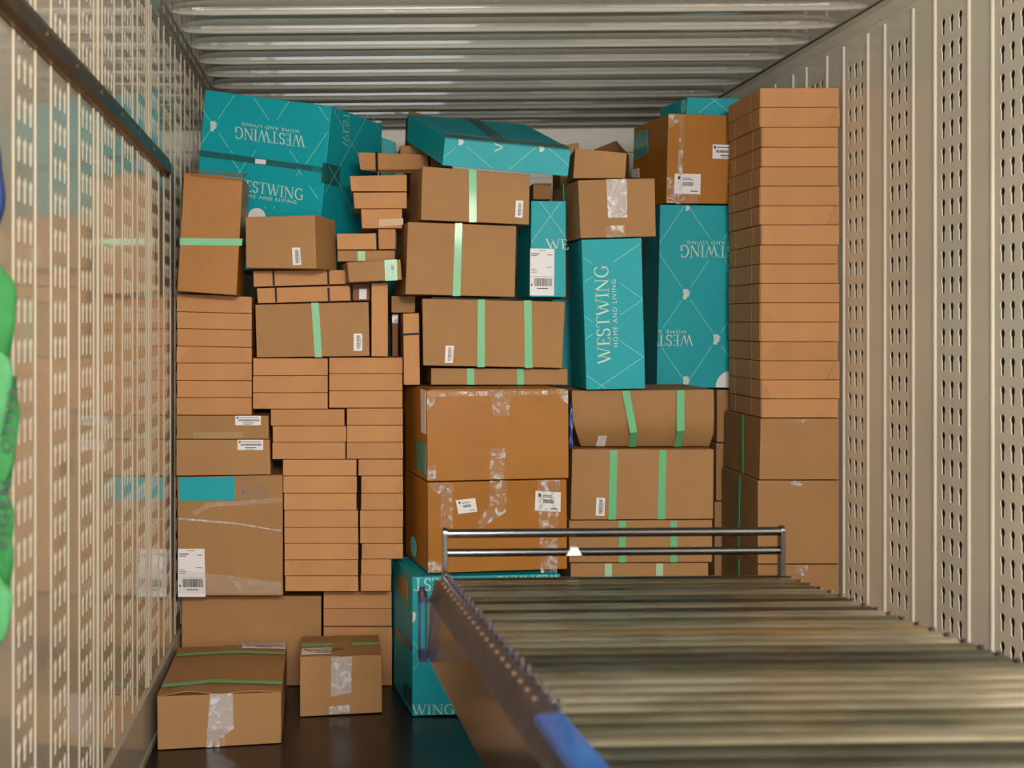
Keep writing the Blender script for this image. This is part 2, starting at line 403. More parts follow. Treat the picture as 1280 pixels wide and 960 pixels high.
def perforated_wall(name, X, s, cols, half, pw, ph, zphase, z0, z1, ztop, material, hole_w, bw, bh, dep, joints=()):
    """s=+1: wall interior faces +x (left wall)"""
    mb = MB(); hh = .0545
    tv, tf = tile(pw, ph, hole_w, hh)
    def rect(ya, yb, za, zb, off=0): mb.add([(X+off, ya, za), (X+off, yb, za), (X+off, yb, zb), (X+off, ya, zb)], [(0, 1, 2, 3)])
    n0 = math.ceil((z0+ph/2-zphase)/ph); n1 = math.floor((z1-ph/2-zphase)/ph)
    zb, zt = zphase+n0*ph-ph/2, zphase+n1*ph+ph/2
    edge = Y0
    for yc in sorted(cols):
        a, b_ = yc-1.5*pw, yc+1.5*pw
        rect(edge, a, 0, ztop)
        rect(a, b_, 0, zb); rect(a, b_, zt, ztop)
        for k in range(3):
            for r in range(n0, n1+1):
                cy, cz = a+(k+.5)*pw, zphase+r*ph
                mb.add([(X-s*dep*v[2], cy+v[0], cz+v[1]) for v in tv], tf)
        for yy in (yc-half, yc+half):          # rolled beads either side of the slots
            prof = [(-bw, 0), (-bw*.65, bh*.7), (-bw*.25, bh), (bw*.25, bh), (bw*.65, bh*.7), (bw, 0)]
            vs = [(X+s*q, yy+p, z) for z in (z0-.01, z1+.005) for p, q in prof]; n = len(prof)
            mb.add(vs, [(i, i+1, n+i+1, n+i) for i in range(n-1)]+[tuple(range(n)), tuple(range(n, 2*n))])
        edge = b_
    rect(edge, Y1, 0, ztop)
    for yy in joints:
        prof = [(-.009, 0), (-.005, .004), (.005, .004), (.009, 0)]
        vs = [(X+s*q, yy+p, z) for z in (.2, ztop) for p, q in prof]; n = 4
        mb.add(vs, [(i, i+1, n+i+1, n+i) for i in range(n-1)])
    nf = len(mb.f); cvd = .016
    mb.box(min(X-s*cvd, X-s*(cvd+.03)), Y0, -.05, max(X-s*cvd, X-s*(cvd+.03)), Y1, ztop+.05)
    o = mb.build(name, material); o.data.materials.append(M['cavity'])
    for p in o.data.polygons[nf:]: p.material_index = 1
    return struct(o)
cl = [1.33, 1.62, 1.91, 2.20, 2.497, 2.807, 3.098, 3.382, 3.684, 3.943, 4.216, 4.51, 4.80, 5.09, 5.38, 5.67, 5.96]
cr = [2.40, 2.76, 3.12, 3.476, 3.825, 4.189, 4.542, 4.917, 5.28, 5.64, 6.0, 6.36]
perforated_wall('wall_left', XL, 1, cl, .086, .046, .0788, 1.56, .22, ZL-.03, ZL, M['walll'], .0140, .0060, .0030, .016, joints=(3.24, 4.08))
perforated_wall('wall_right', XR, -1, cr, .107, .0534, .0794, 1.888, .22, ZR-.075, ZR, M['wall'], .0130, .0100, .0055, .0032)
m = MB()
m.box(XL-.05, Y1, -.05, XR+.05, Y1+.05, ZR+.1)
m.box(XL, Y1-.05, ZR-.16, XR, Y1, ZR-.11); m.box(XL, Y1-.02, ZR-.30, XR, Y1, ZR-.285)
struct(m.build('wall_back', M['backw']))
# ceiling with pressed ribs
m = MB()
def zc(x): return ZL+(ZR-ZL)*(x-XL)/(XR-XL)
m.add([(XL-.05, Y0, zc(XL-.05)), (XR+.05, Y0, zc(XR+.05)), (XR+.05, Y1, zc(XR+.05)), (XL-.05, Y1, zc(XL-.05)),
       (XL-.05, Y0, zc(XL)+.05), (XR+.05, Y0, zc(XR)+.05), (XR+.05, Y1, zc(XR)+.05), (XL-.05, Y1, zc(XL)+.05)],
      [(0,1,2,3),(4,5,6,7),(0,1,5,4),(1,2,6,5),(2,3,7,6),(3,0,4,7)])
yr = 4.27
ribs = []
k = -16
while True:
    y = 4.26+.272*k
    if y > 6.8: break
    if y > Y0+.1: ribs.append(y)
    k += 1
prof = [(0, 0), (.002, .012), (.006, .023), (.012, .027), (.030, .027), (.060, .014), (.105, 0)]
for y in ribs:
    xs = [XL+.035+.0*i for i in range(1)]
    a, b_ = XL+.04, XR-.055
    st_ = [(a, .05), (a+.012, .35), (a+.035, .62), (a+.08, .85), (a+.15, 1)]
    st_ += [(a+.15+(b_-a-.30)*i/6, 1) for i in range(1, 6)]+[(b_-.15, 1), (b_-.08, .85), (b_-.035, .62), (b_-.012, .35), (b_, .05)]
    vs = []; n = len(prof)
    for x, s in st_:
        for p, q in prof: vs.append((x, y+.05+(p-.05)*(.35+.65*s), zc(x)-q*(s**.6)+.0005))
    m.add(vs, [(i*n+j, i*n+j+1, (i+1)*n+j+1, (i+1)*n+j) for i in range(len(st_)-1) for j in range(n-1)])
c = m.build('ceiling', M['ceil'])
struct(c)
# corner angle strips and kick bands
m = MB(); m.box(XL, Y0, ZL-.022, XL+.006, Y1, ZL); m.box(XL, Y0, ZL-.006, XL+.03, Y1, ZL); struct(m.build('trim_1', M['walll']))
m = MB(); m.box(XR-.006, Y0, ZR-.05, XR, Y1, ZR-.003); m.box(XR-.03, Y0, ZR-.010, XR, Y1, ZR-.004); struct(m.build('trim_2', M['wall']))
m = MB(); m.box(XL, Y0, 0, XL+.010, Y1, .195); m.box(XL, Y0, 0, XL+.014, Y1, .02); struct(m.build('baseboard_left', M['base']))
m = MB(); m.box(XR-.010, Y0, 0, XR, Y1, .195); struct(m.build('baseboard_right', M['base']))

# cargo rail on the left wall
def railz(y): return H+.533+(.591-.533)*(4.64-y)/(4.64-2.32)
m = MB()
ya, yb = .3, 4.44
pr = [(0, .034), (.018, .034), (.026, .016), (.026, -.018), (.014, -.030), (0, -.030)]
vs = [(XL+.0005+p*.9, y, railz(y)+q) for y in (ya, yb) for p, q in pr]; n = len(pr)
m.add(vs, [(i, (i+1) % n, n+(i+1) % n, n+i) for i in range(n)]+[tuple(range(n)), tuple(range(n, 2*n))])
org = Vector((XL, (ya+yb)/2, railz(2.4)))
rl = m.build('cargo_rail', M['railm'], None, org); tag(rl, 'dark brown metal cargo rail running along the perforated wall', 'rail')
y = .55
while y < 4.4:
    m = MB(); m.tube((XL+.018, y, railz(y)+.004), (XL+.0275, y, railz(y)+.004), .006, 8); y += .29
    m.build('bolt', M['rivet'], rl, org)

# ---------------------------------------------------------------- the cartons
ORD = ['', 'second ', 'third ', 'fourth ', 'fifth ', 'sixth ', 'seventh ', 'eighth ', 'ninth ', 'tenth ', 'eleventh ', 'twelfth ', 'thirteenth ', 'fourteenth ', 'fifteenth ', 'sixteenth ', 'seventeenth ']
def ordn(i, n):
    if i == 0: return 'topmost'
    if i == n-1: return 'bottom one'
    if n-1-i < i and n-1-i > 0: return ORD[n-1-i].strip()+' from the bottom'
    return ORD[i].strip()+' from the top'
def tucks(b, which):
    for s in which:
        t0, t1 = random.uniform(.02, .05), random.uniform(.12, .20); dn = random.random() < .6
        q = [(0, .03), (t0, .03), (t1, .97), (0, .97)] if dn else [(0, .03), (t1, .03), (t0, .97), (0, .97)]
        if s == 'r': q = [(1-u, v) for u, v in q]
        udec(b, 'tuck_flap', q, 'flat', 'F', .0034, .0036)
def flats(where, group, rows, y, depth, m='flat', tk=True):
    """rows: (x0, x1, ytL, ytR, ybL, ybR)"""
    out = []
    n = len(rows)
    for i, (x0, x1, a, b_, c, d) in enumerate(rows):
        bx = B('flat kraft mailer, '+ordn(i, n)+' '+where, [(x0, a), (x1, b_), (x1, d), (x0, c)], y+random.uniform(-.006, .006), depth, 'flat', group, 'mailer_box', amp=.002)
        if tk: tucks(bx, random.choice(['l', 'r', 'l', 'r', 'lr', '']))
        out.append(bx)
    return out
def rows(x0, x1, ys, xs=None, xe=None):
    return [((xs[i] if xs else x0), (xe[i] if xe else x1), ys[i], ys[i], ys[i+1], ys[i+1]) for i in range(len(ys)-1)]

# --- left column, from the floor up
B('wide kraft box on the floor, under the shrink-wrapped box with the teal label', R(222, 745, 402, 861), 4.775, .45, 'kraft')
flats('of the pair low beside the wide floor box', 'mailer pair near the floor', rows(404, 490, [739.5, 760.7, 783]), 4.775, .4, tk=False)
B('light kraft box on the floor behind the small taped floor box', R(404, 784, 490.5, 861), 4.775, .4, 'flat')
a10 = B('tall shrink-wrapped kraft box with a teal label and a white shipping label', [(221, 596), (354, 593.5), (354, 745), (222, 745)], 4.64, .45, 'kraft')
dec(a10, 'teal_label', [(224, 597), (293, 595.5), (293.5, 625.5), (224, 626)], 'teal', off=.002)
for x in (297, 318.5):
    q = R(x, 606, x+15.5, 627); fr = [rc(0,0,1,.04), rc(0,.96,1,1), rc(0,0,.04,1), rc(.96,0,1,1)]
    if x < 300: fr += [st((.2,.2),(.8,.9),.06), st((.8,.2),(.2,.9),.06), rc(.1,.52,.9,.57), rc(.46,.2,.52,.9)]
    else: fr += [rc(.46,.35,.54,.85), st((.2,.5),(.5,.85),.06), st((.8,.5),(.5,.85),.06), rc(.2,.2,.8,.25), rc(.1, .08, .9, .12)]
    polys(a10, 'printed_symbol', fr, [q[3], q[2], q[1], q[0]], 'tapeb' if False else 'line_k' if False else 'greyink', off=.002)
sticker(a10, [(222.5, 686), (255.5, 686), (257, 746), (222.5, 746)], 'ship')
crinkle(a10, [(224, 647), (292, 653), (352, 663), (352, 664.5), (300, 656), (224, 649.5)], 'tapew', 'shrink_film')
crinkle(a10, [(240, 640), (260, 628), (300, 626), (352, 622), (352, 628), (262, 634), (244, 645)], 'film', 'shrink_film')
crinkle(a10, [(224, 712), (352, 728), (352, 742), (224, 742)], 'film', 'shrink_film')
b = B('kraft box with a barcode sticker, resting directly on the shrink-wrapped box', [(219, 549.5), (337.5, 549.5), (338.7, 593.5), (219, 595)], 4.62, .42, 'kraft', 'labelled kraft pair')
sticker(b, R(297, 549.8, 329, 562.5), 'h')
b = B('low kraft box with barcode sticker and tan tape, under the stack of seven mailers', [(219, 519.5), (336, 519.5), (336.5, 549), (219, 549)], 4.625, .42, 'kraft', 'labelled kraft pair')
sticker(b, R(294, 519.8, 326, 531.5), 'h'); dec(b, 'tan_tape', R(241, 540, 304, 548.5), 'tapeb')
yl = [367, 389.5, 410.5, 432.5, 454, 475.5, 496.8, 519]; yr_ = [370.8, 392, 412.5, 434.5, 454, 476, 497, 519]
flats('of seven under the tall orange-brown box', 'mailers stacked by the left wall', [(219.5, 315, yl[i], yr_[i], yl[i+1], yr_[i+1]) for i in range(7)], 4.64, .4)
a1 = B('tall upright orange-brown box with a pale green strap round its middle', [(229.5, 215.5), (304, 222), (296, 369.5), (221, 364)], 4.50, ('R', (312, 218), 4.75), 'orange')
dec(a1, 'green_strap', [(225, 297.5), (303, 298.5), (302, 307), (224.5, 306.5)], 'green')
dec(a1, 'green_strap', [(303.5, 298.6), (309, 296), (308.5, 304), (302.6, 307)], 'green', 'R')
dec(a1, 'clear_tape', [(231, 215), (305, 221), (311.5, 217.5), (240, 212.5)], 'tapeg', 'T')
# --- second column
xs1 = [353.5, 354, 354.5, 355, 355, 355.5, 355.5, 356]
flats('of the eight-high stack touching the shrink-wrapped box', 'mailers beside the shrink-wrapped box', rows(0, 0, [574.5, 595, 616.5, 638, 659.5, 679.5, 700, 720, 739.5], xs1, [446, 446.3, 446, 448, 448, 448, 448, 448]), 4.635, .4)
flats('of the eight-high stack touching the lower orange-brown box', 'mailers beside the orange boxes', rows(0, 0, [574.2, 595, 616.5, 638, 659.5, 679.5, 699, 719, 739.5], [447.8, 451.3, 451, 449.8, 450, 452, 451, 450.5], [504]*6+[489.5]*2), 4.64, .4)
flats('of the three beside the labelled kraft pair', 'middle mailers, inner three', rows(0, 0, [511.5, 532.5, 553, 574.3], [338, 340.5, 340], [431, 433, 432]), 4.635, .4)
flats('of the three touching the upper orange-brown box', 'middle mailers, outer three', rows(433.2, 504, [510.3, 531.7, 553, 574]), 4.64, .4)
flats('of the three right under a green-strapped kraft box', 'mailers under the strapped kraft box', rows(316, 410, [447.6, 469.5, 491, 511.3]), 4.635, .4)
flats('of the three under the upright narrow box', 'mailers under the upright narrow box', rows(411.2, 503.6, [446.7, 467, 488.6, 510]), 4.64, .4)
b = B('kraft box with one green strap and a barcode, below two black-strapped slim boxes', [(318.7, 380.6), (461, 377.2), (462.5, 445.2), (320.5, 447)], 4.62, .40, 'kraft')
strap(b, 389, 398.5, 393.5, 402.5, 378.5, 446.5); sticker(b, R(442, 417, 452.8, 438.5))
def tied(label, quad, y, e, bands, m='flat', grp=None, name='small_box', edge=0):
    b = B(label, quad, y, e, m, grp, name, amp=.002)
    for x in bands: dec(b, 'black_strap', [(x-1.3, quad[0][1]-.8), (x+1.3, quad[0][1]-.8), (x+2.1, quad[3][1]-1.8), (x-.5, quad[3][1]-1.8)], 'black', off=.003, th=.003)
    return b
tied('slim box tied with two black straps, lower of the two', [(320.5, 360.2), (437.5, 356.6), (439, 376), (322, 379.4)], 4.62, .33, (344.5, 410.5), grp='black-strapped slim boxes')
tied('slim box tied with two black straps, upper of the two', [(316, 338.4), (432, 337.2), (432.6, 355.2), (316.5, 358.8)], 4.62, .33, (341.5, 410), grp='black-strapped slim boxes')
b = B('strapless kraft box with a small barcode, in front of the biggest teal box', [(306.3, 271), (394, 268.5), (396, 336), (307, 335)], (4.50, 4.45), (.070, .22, 0), 'kraft')
sticker(b, [(365, 309.5), (375, 309.5), (376.5, 331), (366, 331.5)])
# --- big teal box top left
t6 = B('biggest teal box, two lettered panels, tilted in the corner under the ceiling', [(256, 112), (415, 132.5), (395, 336.5), (238, 339)], (4.90, 4.70), ('R', (479, 147), 5.15), 'teal')
bp_ = [(381, 169.8), (292.5, 158), (292.5, 172.5), (381, 184.5)]
polys(t6, 'printed_lettering', word('WESTWING'), bp_, 'print')
polys(t6, 'printed_lettering', sans('HOME AND LIVING'), [(373.7, 162.5), (302.5, 153), (302.5, 157), (373.7, 166.5)], 'print')
polys(t6, 'printed_lettering', word('WESTWING'), [(291, 236.5), (379.7, 250.7), (380.5, 236.5), (292, 222.5)], 'print')
polys(t6, 'printed_lettering', sans('HOME AND LIVING'), [(298, 245.2), (370.5, 255), (370.5, 250.8), (298, 241)], 'print')
lattice(t6, [(256, 114), (413, 134), (404, 208), (248, 186)], (267, 157), 37, 54, avoid=((286, 150, 386, 188), (262, 148, 273, 168)), marks=((267, 158),))
lattice(t6, [(247, 194), (403, 214), (400, 265), (242, 255)], (300, 214), 37, 54, avoid=((285, 220, 386, 258),))
dec(t6, 'clear_tape', [(249, 187), (403.5, 209), (403, 216), (248, 195)], 'tapeg', off=.0022)
dec(t6, 'paper_scrap', [(319, 198.5), (332.5, 199.8), (332, 205.5), (319, 204.3)], 'white', off=.0028)
dec(t6, 'clear_tape', [(404, 203), (426, 208), (424, 234), (402, 228)], 'tapeg', 'R', off=.002)
polys(t6, 'printed_sticker', [[(.5+.5*math.cos(a*math.pi/12), .5+.5*math.sin(a*math.pi/12)) for a in range(24)]], [(310, 282), (332, 282), (332, 260), (310, 260)], 'white')
polys(t6, 'printed_lettering', word('WEST'), [(428, 183), (429, 138), (437, 140), (436, 184)], 'line', 'R')
lattice(t6, [(418, 136), (476, 148), (462, 268), (405, 260)], (440, 180), 22, 40, 'R', wd=.6)
# --- small boxes in the middle gap
b = B('flat kraft box with a black strap, below the flat teal box', [(447, 189.7), (537, 193), (537.5, 212), (450, 212.5)], (4.66, 4.88), (.10, .12, 0), 'flat', name='small_box')
dec(b, 'black_strap', [(469.5, 190), (472.2, 190), (473, 213.3), (470.3, 213.3)], 'black', off=.003, th=.003)
dec(b, 'black_strap', [(535.5, 192.5), (537.5, 192.5), (538, 213.6), (536, 213.6)], 'black', off=.003, th=.003)
tucks(B('flat kraft box just under the black-strapped one beside the biggest teal box', [(437, 219.7), (509, 218), (509, 239.5), (438.8, 239.3)], 4.60, .24, 'flat', name='small_box'), 'l')
B('flat kraft box lying directly on the small tan-taped box', [(441, 240.3), (509, 240), (509, 260.5), (442.7, 260.8)], 4.60, .24, 'flat', name='small_box')
b = B('small kraft box with a tan tape strip along its lower edge', [(450.8, 261), (503, 260.7), (503, 285.5), (452.3, 285.5)], 4.61, .24, 'flat', name='small_box')
dec(b, 'tan_tape', [(474, 274), (504, 273), (504, 281), (474, 283.5)], 'tapeb')
B('small low kraft box on the mint-taped box, beside a squarer one', [(420.5, 291.7), (470, 291.2), (471, 312), (421, 312.3)], 4.60, .22, 'flat', name='small_box')
B('small squarish light kraft box under the tan-taped box', [(472.4, 286), (495, 286), (495, 311.5), (473, 312)], 4.62, .22, 'flat', name='small_box')
b = B('flat kraft box with a mint tape tab, behind the green-labelled box', R(421.5, 312.8, 494, 327), 4.62, .22, 'kraft', name='small_box')
dec(b, 'mint_tape', R(447, 314, 456.5, 326), 'mint')
b = B('small kraft box with a bright green label near its right end', [(433.5, 327.5), (501, 324), (503, 350), (436, 353)], 4.50, ('L', (426, 328), 4.72), 'kraft', name='small_box')
gl = dec(b, 'green_label', [(480.5, 325.2), (496, 324.3), (497, 350.2), (481.5, 351)], 'dgreen')
polys(b, 'printed_text', [rc(.1+.12*i, random.uniform(.05, .2), .15+.12*i, random.uniform(.7, .95)) for i in range(6)]+[rc(.5, .5, .85, .75)], [(482, 350), (496, 349.5), (495.5, 325.5), (481, 326)], 'print', off=.003, parent=gl)
b = B('dark kraft box with a small bright white patch in a recess', R(440.5, 354.5, 463, 376), 4.70, .2, 'dkraft', name='small_box')
dec(b, 'white_patch', R(449, 361, 458.3, 374), 'white')  # plain white patch on the recessed box
tucks(B('upright narrow light kraft box standing beside the strapped kraft box', [(464, 353.6), (485, 353.4), (485, 445.8), (464, 445.8)], 4.615, .3, 'flat', name='narrow_box'), 'r')
b = B('kraft box seen in the dark recess above the thin upright sliver box', R(489, 369.8, 519.5, 391), 4.76, .3, 'kraft', name='small_box')
b = B('thin dark upright box with a painted shine at its top, in a dark gap', R(490, 392, 498, 445.5), 4.80, .2, 'dkraft', name='narrow_box'); dec(b, 'clear_tape', R(490.3, 394, 497.5, 404), 'tapew')  # pale patch painted in for the shine at the top
b = B('upright slim kraft box with a black strap near its top', [(503.5, 391.5), (524.3, 391.2), (525.3, 481.3), (504.6, 481.3)], 4.60, .3, 'flat', name='narrow_box')
dec(b, 'black_strap', [(503.6, 416.8), (524.8, 415.8), (524.8, 418.4), (503.6, 419.5)], 'black', off=.003, th=.003)
# --- behind, top centre
B('dark teal box deep behind, between biggest teal box and leaning brown box', [(476, 171), (495, 177.5), (492, 812), (473, 812)], 5.3, .3, 'teal')
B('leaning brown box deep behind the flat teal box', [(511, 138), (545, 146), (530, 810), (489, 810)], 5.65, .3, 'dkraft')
B('small kraft box corner peeping out beneath the raised end of the flat teal box', R(500, 181.7, 540, 206), 4.98, .25, 'kraft', name='small_box')
# --- centre column
b = B('brown kraft box with one pale green strap, directly under the flat teal box', [(527.5, 207.5), (663, 218), (661.7, 281), (525.7, 275)], 4.52, ('L', (512.5, 213), 4.78), 'kraft')
strap(b, 586, 595.5, 586.5, 595.8, 211.8, 277.8); sticker(b, [(645, 250.5), (654.3, 251), (653, 272.3), (643.8, 271.5)])
b = B('kraft box with one green strap and no barcode, in the centre column', [(509.5, 277), (646, 282.3), (644, 371.5), (506.3, 368)], 4.52, ('L', (496, 281), 4.86), 'kraft')
strap(b, 569, 578, 565.8, 575.5, 279, 370)
b = B('kraft box with two green straps and a barcode, above the upper orange-brown box', [(527.5, 373), (707, 377), (703, 460.3), (528.7, 457)], 4.56, ('L', (524.5, 370.5), 4.92), 'kraft')
strap(b, 597, 606, 596.5, 606, 374.5, 459); strap(b, 655, 664.5, 656, 665.5, 375.5, 460); sticker(b, [(557, 432), (567.5, 432.3), (566, 453.8), (556, 453.5)])
b = B('low kraft box with two green straps squeezed on top of the upper orange box', [(538.5, 460), (710, 460.8), (710, 481.2), (538.5, 481.2)], 4.62, .3, 'kraft')
strap(b, 583.5, 592.5, 584, 593, 460.5, 480.8); strap(b, 646, 654.5, 646.5, 655, 460.8, 480.8)
o1 = B('large unlabelled-fronted orange-brown box, upper of the pair in the centre', [(532.5, 488), (711, 486.5), (711.5, 598), (534, 602)], 4.43, ('L', (505.5, 481.5), 4.80), 'orange', 'orange boxes in the centre')
crinkle(o1, [(534, 489), (546, 489), (542, 506), (534, 512)]); crinkle(o1, [(612, 488), (640, 488), (636, 520), (617, 520)]); crinkle(o1, [(534, 584), (545, 580), (545, 598), (534, 600)])
crinkle(o1, [(614, 560), (632, 560), (630, 599), (612, 599)]); crinkle(o1, [(695, 487), (710, 487), (710, 505), (700, 498)]); crinkle(o1, [(534, 490), (710, 488), (710, 493), (534, 496)])
dec(o1, 'paper_label', [(525.5, 486), (531.5, 488), (531.8, 543), (526.2, 540)], 'white', 'L'); dec(o1, 'teal_label', [(520.3, 549), (532.0, 555), (532.5, 594), (520.8, 586)], 'sidelabel', 'L')
udec(o1, 'top_flap', [(.02, .03), (.98, .03), (.98, .48), (.02, .48)], 'orange', 'T', .003, .003)
udec(o1, 'top_flap', [(.02, .52), (.98, .52), (.98, .99), (.02, .99)], 'orange', 'T', .003, .003)
o2 = B('large orange-brown box with two white labels, resting on the low teal box', [(534, 603), (709, 599), (709.5, 711.5), (535, 717)], 4.43, ('L', (506, 590), 4.80), 'orange', 'orange boxes in the centre')
sticker(o2, [(569.5, 625.5), (594, 622.5), (596.5, 639.5), (573, 642.5)], 'small'); sticker(o2, [(669.5, 613.5), (701, 615.5), (700.5, 640), (668.5, 638)], 'small')
crinkle(o2, [(612, 601), (634, 600), (632, 640), (600, 662), (596, 655), (612, 630)]); crinkle(o2, [(552, 604), (567, 604), (566, 660), (550, 660)], 'tape'); crinkle(o2, [(672, 600), (700, 600), (696, 716), (676, 716)], 'tape')
crinkle(o2, [(535, 604), (560, 603), (556, 622), (540, 612)]); crinkle(o2, [(535, 700), (560, 704), (550, 715), (535, 716)])
polys(o2, 'round_sticker', [[(.5+.5*math.cos(a*math.pi/12), .5+.5*math.sin(a*math.pi/12)) for a in range(24)]], [(513, 693), (521, 699), (521, 674), (513, 668)], 'line', 'L')
t0 = B('teal box on the floor partly behind the conveyor, carrying the orange boxes', [(515, 721), (701, 717.5), (701, 890), (515, 896)], (4.405, 4.41), ('L', (491.5, 697), 4.786), 'teal')
polys(t0, 'printed_lettering', word('WEST'), [(569.5, 722.3), (516, 723), (516, 739), (569, 738)], 'print')
polys(t0, 'printed_lettering', word('WING'), [(515, 893.5), (569, 893), (569, 880.5), (515, 881)], 'print')
polys(t0, 'printed_lettering', word('WESTWING'), [(699, 718.6), (620, 720.2), (620, 733), (699, 732)], 'print')
lattice(t0, [(516, 742), (569, 742), (569, 878), (516, 878)], (531, 820), 40, 48)
dec(t0, 'tan_tape', [(496, 716), (509.5, 727), (509.5, 752), (496, 738)], 'tapeb', 'L'); dec(t0, 'clear_tape', [(492, 783), (514.5, 805), (514.5, 815), (492, 793)], 'tapeg', 'L')
dec(t0, 'clear_tape', [(504, 850), (514, 860), (514, 885), (504, 872)], 'tapeg', 'L')
polys(t0, 'printed_emblem', MARK, [(515.5, 778), (521, 778), (521, 765), (515.5, 765)], 'print')
# --- flat teal box on top
c1 = [P(555.7, 171, 4.50), P(714.5, 186, 4.46), P(710.5, 220.7, 4.46), P(552.5, 207, 4.50), P(510, 142.5, 4.98), P(657.5, 155.5, 4.95), P(655, 188, 4.95), P(508, 176, 4.98)]
t1 = hexa('cardboard_box', c1, M['teal']); tag(t1.o, 'flat teal box tipped forward on the centre column, tape crossing its lid', 'box')
dec(t1, 'clear_tape', [(586, 148.5), (600, 150), (636, 176.5), (622, 177.5)], 'tapeg', 'T', off=.004, th=.001)
dec(t1, 'clear_tape', [(557, 166), (620, 172), (705, 180), (714, 185.8), (556, 170.8)], 'tapeg', 'T', off=.005, th=.001)
lattice(t1, [(557, 173), (713, 187.5), (709.5, 219), (554, 206)], (577, 178), 50, 42, avoid=((570, 170, 584, 185), (612, 176, 632, 193), (672, 178, 684, 196)))
polys(t1, 'printed_emblem', MARK, [(573, 181.5), (581, 182.3), (581, 174.6), (573, 173.8)], 'print'); polys(t1, 'printed_emblem', MARK, [(674, 190), (682, 190.8), (682, 183.6), (674, 182.8)], 'print')
polys(t1, 'printed_lettering', [st((.1, .1), (.5, .9), .12)+[], st((.5, .9), (.9, .1), .12)], [(617, 190), (617, 178), (630, 179), (630, 190)], 'print')
# --- right of centre
t4 = B('narrow teal box with a white shipping label on its front', [(663.7, 250.5), (708, 251), (708, 371.5), (662.3, 371.5)], 4.60, ('L', (646.5, 262), 4.85), 'teal')
polys(t4, 'printed_lettering', word('WE'), [(683, 311), (712, 312), (710, 299), (682, 298.5)], 'print')
sticker(t4, [(662.8, 310.5), (693, 311), (692.5, 369.5), (662.3, 369.3)], 'ship')
lattice(t4, [(664, 252), (707, 252), (707, 307), (664, 307)], (688, 270), 26, 36)
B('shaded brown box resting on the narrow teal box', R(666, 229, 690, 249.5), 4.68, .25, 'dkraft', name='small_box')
B('teal box seen as a sliver beside the two-strapped box with the barcode', R(690, 374, 716, 484), 4.98, .3, 'teal')
k1 = B('kraft box with wrinkled tape down its front, resting on a tall teal box', [(722, 225), (819, 222.5), (820.5, 295.5), (725.5, 298)], 4.52, ('L', (691.5, 231), 4.86), 'kraft')
crinkle(k1, [(758, 224.3), (783.5, 223.5), (784, 272), (760, 272.3)], 'tapew'); crinkle(k1, [(757.5, 282), (782, 282), (782, 296), (758, 297)], 'tape')
dec(k1, 'green_strap', [(702, 229), (704, 228.6), (706.2, 299), (704.2, 300)], 'green', 'L')
B('plain kraft box on the tape-fronted box, beside the flat teal box corner', [(718.8, 185), (784, 191), (782, 223), (716, 223)], 4.62, ('L', (711, 189), 4.85), 'kraft')
c1 = [P(741, 187, 5.32), P(771, 175, 5.42), P(784, 802, 5.42), P(745, 810, 5.32), P(752, 186, 5.62), P(787, 194, 5.62), P(787, 788, 5.62), P(757, 788, 5.62)]
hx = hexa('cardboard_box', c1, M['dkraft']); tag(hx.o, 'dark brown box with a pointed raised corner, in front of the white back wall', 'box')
B('light brown box corner just behind the low end of the flat teal box', [(700, 182), (724, 178), (724, 812), (700, 812)], 5.3, .2, 'kraft', name='small_box')
T1 = B('tall teal box with white lettering running up its front', [(726.5, 299.3), (802.5, 297), (807.3, 486), (732.5, 487.5)], 4.52, ('L', (709, 303), 4.80), 'teal')
polys(T1, 'printed_lettering', word('WESTWING'), [(764, 454.5), (760, 330.5), (742.5, 331), (747, 455.5)], 'print')
polys(T1, 'printed_lettering', sans('HOME AND LIVING'), [(772.8, 433.5), (769.8, 349.5), (764.3, 349.7), (767, 433.8)], 'print')
lattice(T1, [(728.5, 300.5), (801.8, 298.5), (806, 485), (733.5, 486.2)], (752, 482), 52, 36, avoid=((741, 328, 775, 458),))
T2 = B('tallest teal box with upside-down lettering and emblems, beside the tall mailer stack', [(825, 255.5), (935, 257), (935, 485.5), (820.5, 484.3)], 5.10, ('L', (806.5, 262), 5.36), 'teal')
polys(T2, 'printed_lettering', word('WESTWING'), [(943, 307.5), (849, 306), (849, 321.5), (943, 322.5)], 'print')
polys(T2, 'printed_lettering', sans('HOME AND LIVING'), [(932, 301.8), (859, 301), (859, 305.2), (932, 306)], 'print')
polys(T2, 'printed_lettering', word('WEST'), [(866.5, 418.8), (820.7, 418.2), (820.5, 432), (866.3, 432.8)], 'print')
polys(T2, 'printed_lettering', sans('HOME A'), [(857, 412.8), (823, 412.3), (823, 416.3), (857, 417)], 'print')
lattice(T2, [(825, 257), (933, 258.5), (933, 484), (821.5, 483)], (858, 367), 38.2, 56.5, avoid=((845, 299, 930, 325), (820, 410, 869, 435), (852, 359, 866, 375), (889, 416, 903, 432), (852, 472, 866, 488)), marks=((858, 368), (896, 424.5), (858, 477)))
polys(T2, 'printed_emblem', MARK, [(857, 264), (863, 264), (863, 257), (857, 257)], 'print')
polys(T2, 'round_sticker', [[(0, 0)]+[(1-math.cos(a*math.pi/24), math.sin(a*math.pi/24)) if False else (-.0+math.cos(math.pi-a*math.pi/24)*1+1, math.sin(math.pi-a*math.pi/24)) for a in range(0, 25)]], [(894.5, 484.3), (915.5, 484.3), (915.5, 463), (894.5, 463)], 'white', off=.003)
b1 = B('large orange-brown box with two white labels on the tallest teal box', [(835, 141.5), (932, 144.5), (932, 255.4), (832.5, 253.8)], 5.08, ('L', (792, 160), 5.48), 'orange')
sticker(b1, [(843.5, 217), (876, 217.7), (875.3, 243), (842.5, 242)], 'small'); sticker(b1, [(891, 180.5), (925, 181.5), (925, 199.5), (890.5, 198)], 'h')
